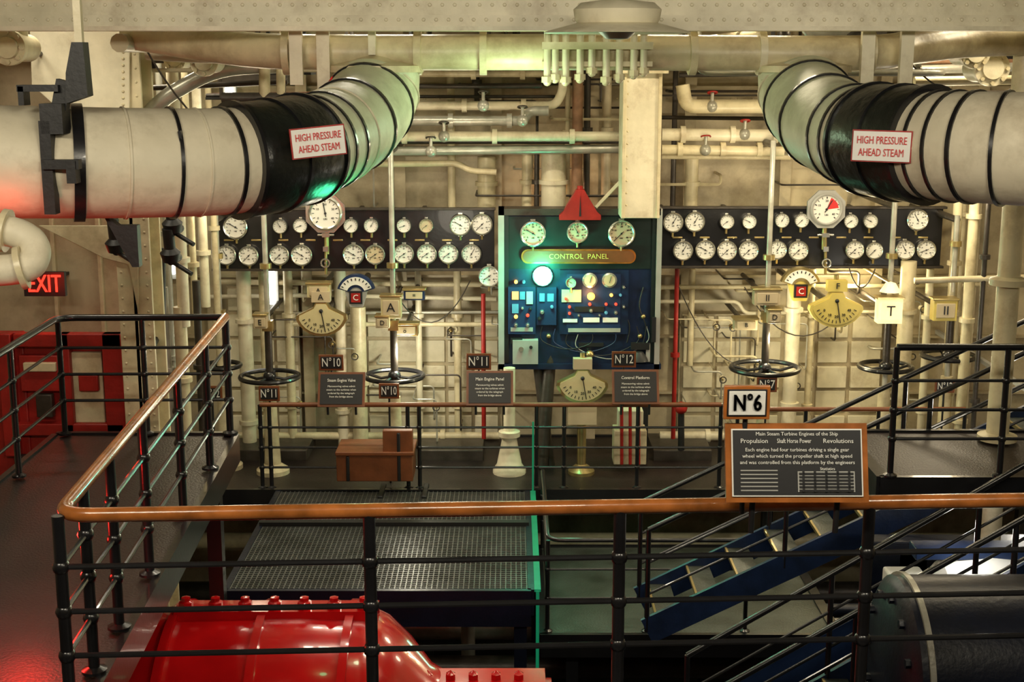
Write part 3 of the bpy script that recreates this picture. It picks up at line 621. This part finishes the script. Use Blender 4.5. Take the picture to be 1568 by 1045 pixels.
railing('landing_railing',[(Vector((.35,15.0,-1.5)),Vector((.35,12.7,-1.5)),[0,1.0]),(Vector((.35,12.7,-1.5)),Vector((2.3,12.7,-1.5)),[.5,1.0])],.95,[.3,.6],'black',.022,.022,.012)
r0=PZ(1374,532,1.0); r1=Vector((7.0,r0.y,1.0)); r3=Vector((7.0,11.25,1.0))
railing('walkway_railing',[(r1,r0,[.02,.35,.62,.8,1.0])],1.0,BR,'black',.026,.024,.013)
railing('walkway_railing',[(r3,Vector((4.9,11.25,1.0)),[.02,.35,.7,1.0])],1.0,BR,'black',.026,.024,.013)
# ------------------------------------------------------------------ platforms
def platform(name,x0,x1,y0,y1,z,m='deck',edge='black',legs=()):
    b=B(name); b.box(((x0+x1)/2,(y0+y1)/2,z-.03),(x1-x0,y1-y0,.06),m)
    for (cx,cy,sx,sy) in[((x0+x1)/2,y0,x1-x0,.05),((x0+x1)/2,y1,x1-x0,.05),(x0,(y0+y1)/2,.05,y1-y0),(x1,(y0+y1)/2,.05,y1-y0)]:
        b.box((cx,cy,z-.1),(sx+.05,sy+.0,.24),edge)
    for lx,ly in legs: b.box((lx,ly,(z-.1+ZL)/2),(.12,.12,z-.1-ZL),edge)
    b.done()
b=B('left_walkway'); yn=1.0; xn=n0.x+.05; xf=f0.x+.05
b.prism([(f1.x-.1,yn),(xn,yn),(xn,n0.y),(xf,f0.y+.05),(f1.x-.1,f0.y+.05)],-.08,-.02,'deck','XY')
b.bar((xn,yn,-.12),(xn,n0.y,-.12),.05,.24,'black'); b.bar((xn,n0.y,-.12),(xf,f0.y,-.12),.05,.24,'black'); b.bar((xf,f0.y+.05,-.12),(f1.x-.1,f0.y+.05,-.12),.05,.24,'black'); b.bar((f1.x-.1,yn,-.12),(f1.x-.1,f0.y,-.12),.05,.24,'black')
for X,Y in((-3.6,3),(-2.4,3),(-3.6,8.8),(-2.5,11)): b.box((X,Y,(ZL-.1)/2),(.12,.12,-.1-ZL),'black')
b.done()
platform('front_walkway',-2.05,XR-.1,1.0,6.24,ZP-.02,legs=[(-1.5,3),(3,3),(6,3),(6,6)])
platform('right_walkway',r0.x-.05,XR-.1,r0.y,11.3,ZP-.02,legs=[(6.5,11.1),(6.5,10.2)])
platform('operating_platform',-5.6,XR-.1,15.2,YB-.06,ZO,'deck',legs=[(-5,15.4),(-1,15.4),(3,15.4),(6,15.4)])
platform('lower_landing',.3,3.2,12.6,15.1,-2.45,'landing',legs=[(.6,12.8),(2.8,12.8)])
b=B('steel_grating'); gx0,gx1,gy0,gy1=-2.7,.18,12.15,15.2
b.box(((gx0+gx1)/2,gy0,ZO-.17),(gx1-gx0,.06,.36),'navy'); b.box(((gx0+gx1)/2,gy0+1.5,ZO-.12),(gx1-gx0,.06,.2),'navy')
for X in(gx0,gx1): b.box((X,(gy0+gy1)/2,ZO-.12),(.06,gy1-gy0,.26),'navy')
y=gy0+.04
while y<gy1: b.box(((gx0+gx1)/2,y,ZO-.015),(gx1-gx0,.012,.03),'grate'); y+=.05
x=gx0+.04
while x<gx1: b.box((x,(gy0+gy1)/2,ZO-.01),(.010,gy1-gy0,.02),'grate'); x+=.05
b.box(((gx0+gx1)/2,14.0,ZO+.02),(gx1-gx0,.09,.05),'blackm')
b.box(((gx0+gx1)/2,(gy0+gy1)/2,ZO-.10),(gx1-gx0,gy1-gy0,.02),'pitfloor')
for X,Y in((gx0+.1,gy0+.1),(gx1-.1,gy0+.1)): b.box((X,Y,(ZO+ZL)/2-.1),(.12,.12,ZO-ZL-.2),'navy')
b.done()
b=B('green_edge_glow')
b.bar((gx1+.06,15.1,ZO+.02),(gx1+.06,12.1,ZO+.02),.06,.025,'e_strip'); b.bar((gx1+.06,15.1,-.95),(gx1+.06,15.1,ZO),.02,.02,'e_strip',up=(0,1,0)); b.bar((gx1+.06,12.1,ZO+.02),(gx1+.06,12.1,ZO-.9),.03,.04,'e_strip',up=(0,1,0)); b.done()  # glowing bars imitate green light reflected along the platform edge
# ------------------------------------------------------------------ stairs
def stairs(x0,z0,x1,z1,y0,y1,n,str_m='navy',hr=.9,posts=4):
    b=B('staircase')
    for Y in(y0,y1):
        b.bar((x0,Y,z0-.05),(x1,Y,z1-.05),.04,.24,str_m)
        b.tube([(x0,Y,z0+hr),(x1,Y,z1+hr)],.024,'black',10)
        b.tube([(x0,Y,z0+hr*.66),(x1,Y,z1+hr*.66)],.013,'black',8); b.tube([(x0,Y,z0+hr*.33),(x1,Y,z1+hr*.33)],.013,'black',8)
        for i in range(posts):
            t=i/(posts-1); X=x0+(x1-x0)*t;Z=z0+(z1-z0)*t; b.cyl((X,Y,Z-.05),(X,Y,Z+hr),.022,'black')
    for i in range(n):
        t=(i+.5)/n; X=x0+(x1-x0)*t;Z=z0+(z1-z0)*t
        b.box((X,(y0+y1)/2,Z),(abs(x1-x0)/n*.6,y1-y0,.03),'landing'); b.box((X-abs(x1-x0)/n*.28,(y0+y1)/2,Z+.005),(.02,y1-y0,.03),'brass')
    b.done()
stairs(1.35,-2.3,4.6,-.3,9.1,9.85,10,'stairblue')
stairs(1.2,-1.85,4.8,-.05,11.45,12.2,10,'stairblue')
b=B('green_stair_glow'); b.bar((1.35,9.05,-2.40),(2.3,9.05,-1.82),.025,.025,'e_strip'); b.done()  # glowing bar imitates a green reflection on the stair edge
# ------------------------------------------------------------------ foreground boards
D0=6.2
infoboard(P(1219,709,D0-.02),.665,.37,math.radians(18),[('Main Steam Turbine Engines of the Ship',0,.36,.024,.78),('Propulsion',-.30,.27,.030,.22),('Shaft Horse Power',-.02,.27,.030,.24),('Revolutions',.29,.27,.030,.22),
 ('Each engine had four turbines driving a single gear',0,.16,.024,.88),('wheel which turned the propeller shaft at high speed',0,.08,.024,.86),('and was controlled from this platform by the engineers',0,.0,.024,.86),('Statistics',.21,-.08,.02,.2)],.9,True)
b=B('number_sign',.004)
c=P(1143,616,6.2); w,h=.215,.16
b.box(c,(w,.03,h),'wood'); b.box(c+Vector((0,-.01,0)),(w-.03,.02,h-.03),'ink'); b.box(c+Vector((0,-.014,0)),(w-.045,.022,h-.045),'white')
for q in(-.003,0,.003): b.text('N°6',c+Vector((q,-.030,0)),.11,'ink',.125)
b.cyl(c+Vector((0,.02,0)),(c.x,c.y+.02,.98),.012,'blackm'); b.done()
# ------------------------------------------------------------------ left side
b=B('left_column',.006); D=12.2
A=P(160,100,D);C=P(214,100,D); b.box(((A.x+C.x)/2,D+.02,(ZT+ZL)/2),(C.x-A.x,.04,ZT-ZL),'cream'); b.box(((A.x+C.x)/2,D+.2,(ZT+ZL)/2),(.04,.4,ZT-ZL),'cream'); b.box(((A.x+C.x)/2,D+.4,(ZT+ZL)/2),(C.x-A.x,.04,ZT-ZL),'cream')
q=lambda x,y:(P(x,y,D).x,P(x,y,D).z)
b.prism([q(45,-20),q(200,-20),q(200,185),q(100,175),q(50,130)],D-.03,D,'cream_w')
b.prism([q(60,345),q(213,345),q(213,480),q(198,405),q(160,395),q(110,370)],D-.03,D,'cream')
z=ZL+.1
while z<ZT:
    b.rivet((A.x+.04,D,z),(0,-1,0),.014,'cream'); b.rivet((C.x-.04,D,z),(0,-1,0),.014,'cream'); z+=.12
for i in range(14):
    x,zz=q(55+i*10.5,45); b.rivet((x,D-.03,zz),(0,-1,0),.016,'cream'); x,zz=q(190,50+i*10); b.rivet((x,D-.03,zz),(0,-1,0),.016,'cream')
b.done()
b=B('fire_door_frame',.01); D=12.6
for r in[(20,512,185,532),(160,512,190,695),(95,512,110,695),(20,650,190,668),(0,512,22,700)]: pbox(b,*r,D,.12,'redm')
pbox(b,0,512,190,700,D+.12,.06,'redm'); pbox(b,112,540,158,648,D+.06,.06,'cream'); pbox(b,30,545,90,600,D+.02,.08,'redm'); pbox(b,35,556,85,570,D-.02,.06,'cream'); pbox(b,120,575,150,600,D,.06,'redm'); pbox(b,55,605,80,640,D,.08,'darkpipe')
A=P(100,700,D); b.box((A.x,D+.1,(A.z+ZL)/2),(1.0,.16,A.z-ZL),'blackm'); b.box((P(10,700,D).x-.3,D+.14,(P(0,512,D).z+ZL)/2),(1.0,.08,P(0,512,D).z-ZL),'redm'); b.done()
b=B('left_bulkhead',.006); pbox(b,-200,330,215,512,13.6,.1,'wall'); pbox(b,-200,512,240,760,14.0,.1,'wall')
for x in(80,150): pbox(b,x,330,x+6,512,13.54,.06,'cream')
b.box((-5.2,13.8,0),(2.6,.1,8.1),'wall'); b.done()
b=B('exit_sign',.005); pbox(b,36,417,99,454,12.9,.06,'ink'); 
c=P(67,436,12.88); b.text('EXIT',(c.x,12.885,c.z),.24,'e_exit',.31); b.text('EXIT',(c.x+.005,12.885,c.z),.24,'e_exit',.31); b.bar((c.x,12.93,c.z),(c.x,13.6,c.z),.03,.03,'blackm'); b.done()
b=B('fire_hose_bracket')
for x in(225,236,248): b.pipe([P(x,380,12.8),P(x,520,12.8),P(x+4,700,12.8)],.035,'blackm')
b.torus(P(240,560,12.6),(1,0,0),.25,.04,'blackm'); b.done()
b=B('lagged_elbow_pipe'); pa=crom([P(-90,352,6.9),P(0,352,6.9),P(45,368,6.9),P(52,395,6.85),P(25,412,6.8),P(-90,418,6.8)],8); b.tube(pa,.078,'lagging',20)
for k in(9,31): b.lathe([(.07,-.015),(.11,-.015),(.11,.015),(.07,.015)],pa[k],pa[k+1]-pa[k-1],'cream',20)
b.done()
b=B('valve_gland')
for x,y in[(178,385),(262,400),(265,355)]:
    c=P(x,y,12); b.lathe([(0,0),(.07,0),(.09,.08),(.05,.12),(.05,.3),(0,.3)],c,(0,-.2,1),'blackm'); b.cyl(c,c+Vector((.2,-.1,-.1)),.02,'blackm'); b.cyl(c,c+Vector((0,.25,0)),.04,'blackm')
b.done()
# ------------------------------------------------------------------ on operating platform
b=B('wooden_tool_box',.01); pbox(b,515,696,632,738,14.9,.5,'brown'); pbox(b,586,660,632,700,14.9,.1,'brown'); pbox(b,513,693,634,699,14.87,.56,'brown')
for x in(530,608): pbox(b,x,664 if x>600 else 700,x+5,738,14.88,.03,'blackm')
for X in(-1.5,-1.0): b.box((X,15.15,-1.82),(.06,.5,.1),'blackm')
b.done()
b=B('support_pedestal'); c=P(780,720,15.9)
b.lathe([(.2,0),(.2,.05),(.15,.12),(.09,.42),(.09,.45),(.13,.46),(.13,.52),(.07,.53),(.07,1.3),(0,1.3)],(c.x,15.9,ZO),(0,0,1),'cream_w',16); 
b.cyl((c.x+.38,16.1,ZO),(c.x+.52,16.3,-.2),.09,'darkpipe',r2=.07); b.cyl((c.x+.5,16.2,ZO),(c.x+.3,16.3,-.2),.06,'darkpipe'); b.done()
b=B('junction_cabinet',.008); pbox(b,947,630,985,665,16,.25,'cream_w'); pbox(b,940,660,990,712,15.95,.3,'cream'); 
for x in(952,965,978): b.cyl(P(x,600,15.9),P(x,712,15.9),.02,'redm')
c=P(962,612,15.9); b.box(c,(.26,.1,.06),'blackm'); b.cyl(P(1043,622,16.3),P(1043,690,16.3),.04,'blackm'); b.ball(P(1043,625,16.3),.08,'redm'); b.done()
b=B('machinery_plinth',.01)
for x0,x1,y0 in[(330,470,690),(640,740,690),(1000,1090,690),(1180,1330,700),(1400,1470,690)]: pbox(b,x0,y0,x1,724,16.4,.8,'darkpipe')
b.done()
# ------------------------------------------------------------------ red turbine casing
b=B('turbine_casing')
c=Vector((0,9.6,-2.02))
b.lathe([(0,-3.1),(.6,-3.1),(.8,-3.0),(.98,-2.8),(1.05,-2.6),(1.07,-1.6),(1.05,-1.1),(.98,-.95),(.82,-.78),(.62,-.62),(.52,-.45),(.5,.3),(0,.3)],c,(1,0,0),'red',56)
for X in(-2.5,-1.85,-1.2): b.lathe([(1.0,-.03),(1.1,-.03),(1.1,.03),(1.0,.03)],c+Vector((X,0,0)),(1,0,0),'red',56)
b.box(c+Vector((-1.75,.02,1.06)),(1.5,.22,.12),'red'); b.box(c+Vector((-.35,0,.52)),(1.2,.26,.1),'red')
for i in range(7):
    q=c+Vector((-2.42+i*.22,-.02,1.12)); b.lathe([(.055,0),(.055,.05),(.035,.06),(.035,.085),(0,.09)],q,(0,0,1),'red',6)
for i in range(6):
    q=c+Vector((-.8+i*.17,-.05,.57)); b.lathe([(.04,0),(.04,.04),(.025,.05),(0,.07)],q,(0,0,1),'red',6)
b.box(c+Vector((-1.4,-1.0,-.1)),(3.2,.3,.14),'red'); b.box(c+Vector((-1.4,0,-.1)),(3.2,2.3,.14),'red')
for i in range(14): b.lathe([(.05,0),(.05,.06),(0,.07)],c+Vector((-2.9+i*.23,-1.05,-.03)),(0,0,1),'red',6)
b.box((-1.4,9.6,(ZL-2.5)/2),(2.6,1.4,1.9),'navy'); b.done()
# ------------------------------------------------------------------ lower right machinery
b=B('condenser_drum'); R=.62; c=Vector((2.45,8.3,P(1400,890,8.3).z-R))
b.lathe([(0,0),(R*.9,0),(R,.04),(R,4.2),(0,4.2)],c,(1,0,0),'navy',48)
for X in(.06,1.1,2.2): b.lathe([(R-.01,-.018),(R+.02,-.018),(R+.02,.018),(R-.01,.018)],c+Vector((X+.04,0,0)),(1,0,0),'steelpipe' if X<.1 else 'navy',48)
for X in(.5,3): b.box((c.x+X,c.y,(c.z-.2+ZL)/2),(.3,.9,c.z-.2-ZL),'navy')
for i in range(12):
    g=i*math.pi/6; b.cyl(c+Vector((-.03,R*.8*math.cos(g),R*.8*math.sin(g))),c+Vector((.02,R*.8*math.cos(g),R*.8*math.sin(g))),.03,'navy',6)
b.done()
b=B('blue_machinery_frame',.01)
b.bar((1.2,11.0,-2.75),(3.3,11.0,-1.5),.1,.3,'navyl'); b.bar((3.0,11.1,-1.2),(6.5,11.1,-1.2),.2,.6,'navy'); b.bar((3.2,10.4,-.75),(6.5,10.4,-.75),.2,.1,'navyl')
b.bar((3.4,11.1,-3.2),(3.4,11.1,-1.0),.25,.2,'navyl',up=(0,1,0)); b.bar((5.4,11.1,ZL),(5.4,11.1,-1.0),.25,.2,'navy',up=(0,1,0)); b.box((3.4,11.1,-3.8),(.5,.5,1.2),'navy')
b.box((1.3,11.0,(ZL-2.7)/2),(.2,.2,1.75),'navy'); b.done()
b=B('white_gear_case',.02); c=P(1500,866,10.3)
b.lathe([(0,-.5),(.2,-.5),(.3,-.4),(.34,0),(.3,.4),(.2,.5),(0,.5)],(c.x+.1,10.3,c.z-.28),(1,0,0),'white',28); b.box((c.x-.55,10.4,c.z-.25),(.3,.3,.3),'white'); b.box((c.x-.2,10.35,(c.z-.4+ZL)/2),(1.2,.5,c.z-.4-ZL),'navy'); b.done()
b=B('lower_pipework')
for y0,z,r,m in[(13.5,-3.2,.12,'darkpipe'),(14.3,-2.9,.08,'navy'),(15.0,-3.4,.15,'steelpipe'),(16,-2.7,.1,'cream'),(16.5,-3.6,.16,'darkpipe')]:
    b.cyl((XL+.1,y0,z),(XR-.1,y0,z),r,m,16)
for x in(-1.9,-.5,.3,2.2,3.1): b.cyl((x,14.6,ZL),(x,14.6,-2.7),.08,random.choice(['darkpipe','steelpipe','navy']),12)
b.box((-.3,10.9,-3.3),(.9,.5,2.0),'navy'); b.done()
# ------------------------------------------------------------------ bulkhead lights
for x,y,D in[(262,385,16.6),(416,432,17.0),(1640,640,13.2),(350,132,15.5)]:
    b=B('bulkhead_light'); c=P(x,y,D); b.cyl(c+Vector((0,0,-.28)),c+Vector((0,0,.28)),.04,'e_white',12); b.box(c+Vector((0,.08,0)),(.14,.06,.7),'greylite'); b.box((c.x,(D+YB)/2+.05,c.z),(.05,YB-D-.12,.05),'greylite'); b.done()
def light(kind,loc,e,col,size=.3,sy=None,rot=None,rad=.1):
    l=bpy.data.lights.new('lamp_and_fill',kind); l.energy=e; l.color=col
    if kind=='AREA': l.shape='RECTANGLE'; l.size=size; l.size_y=sy or size
    else: l.shadow_soft_size=rad
    o=bpy.data.objects.new('lamp_and_fill',l); o.location=loc
    if rot: o.rotation_euler=rot
    bpy.context.scene.collection.objects.link(o)
W=(1,.84,.57); NW=(1,.90,.70)
for X in(-4.2,-1.2,1.6,4.4):
    for Y,e in((11.0,42),(14.1,72)):
        b=B('front_fill_housing'); b.box((X,Y,ZT-.06),(1.3,.18,.1),'white'); b.cyl((X-.6,Y-.05,ZT-.14),(X+.6,Y-.05,ZT-.14),.02,'e_white'); b.done()
        light('AREA',(X,Y,ZT-.2),e,W if X>0 else NW,1.2,.2)
for X in(-3.0,0,3.0):
    b=B('front_fill_housing'); b.box((X,3.6,ZT-.06),(1.3,.18,.1),'white'); b.done()  # added unseen housings for front fill that brightens beam and boards
    light('AREA',(X,3.6,ZT-.2),88,NW,1.4,.4,rot=(math.radians(68),0,0))
for X,e in((-3.0,42),(-.6,32),(2.8,50),(4.8,50)): light('POINT',(X,15.0,1.7),e,W,rad=.25)  # added fill points without fixtures, brightening the back wall
light('POINT',tuple(P(1300,430,16.9)),40,(1,.82,.45)); light('POINT',tuple(P(1180,520,15.9)),56,(1,.88,.58)); light('POINT',tuple(P(620,540,15.9)),46,(1,.93,.72)); light('POINT',tuple(P(860,290,17.0)),14,(1,.55,.28))  # second and third are added fill for the lower wall
light('POINT',tuple(P(831,424,15.80)),44,(.06,1,.55),rad=.1)
light('POINT',tuple(P(905,456,15.95)),3,(1,.4,.12),rad=.04)
light('POINT',tuple(P(790,175,9.6)),17,(.70,1,.60),rad=.15)
light('POINT',tuple(P(540,335,8.7)),4,(.08,1,.42),rad=.1)
q=PZ(20,830,.5); light('POINT',tuple(q),26,(1,.02,.015),rad=.1); light('POINT',tuple(P(5,335,7.3)),1.0,(1,.08,.04),rad=.05); light('POINT',tuple(P(66,440,12.6)),3,(1,.05,.02))
light('POINT',tuple(P(1490,815,10.1)),9,(1,.95,.85)); light('POINT',tuple(P(1590,640,12.9)),44,(1,.93,.8))
light('POINT',(.6,13.3,-1.3),5,(.25,1,.55)); light('POINT',(-.8,13.5,.9),20,NW,rad=.25)  # second one is added ambient fill above the grating
w=bpy.data.worlds.new('World'); bpy.context.scene.world=w; w.use_nodes=True; w.node_tree.nodes['Background'].inputs[0].default_value=(.5,.45,.35,1); w.node_tree.nodes['Background'].inputs[1].default_value=.1
cam=bpy.data.cameras.new('Camera'); cam.lens=F/1568*36; cam.sensor_width=36; co=bpy.data.objects.new('Camera',cam); co.location=(0,0,ZC); co.rotation_euler=(math.pi/2-PT,0,0); bpy.context.scene.collection.objects.link(co); bpy.context.scene.camera=co
bpy.context.scene.view_settings.view_transform='Standard'; bpy.context.scene.view_settings.exposure=.15
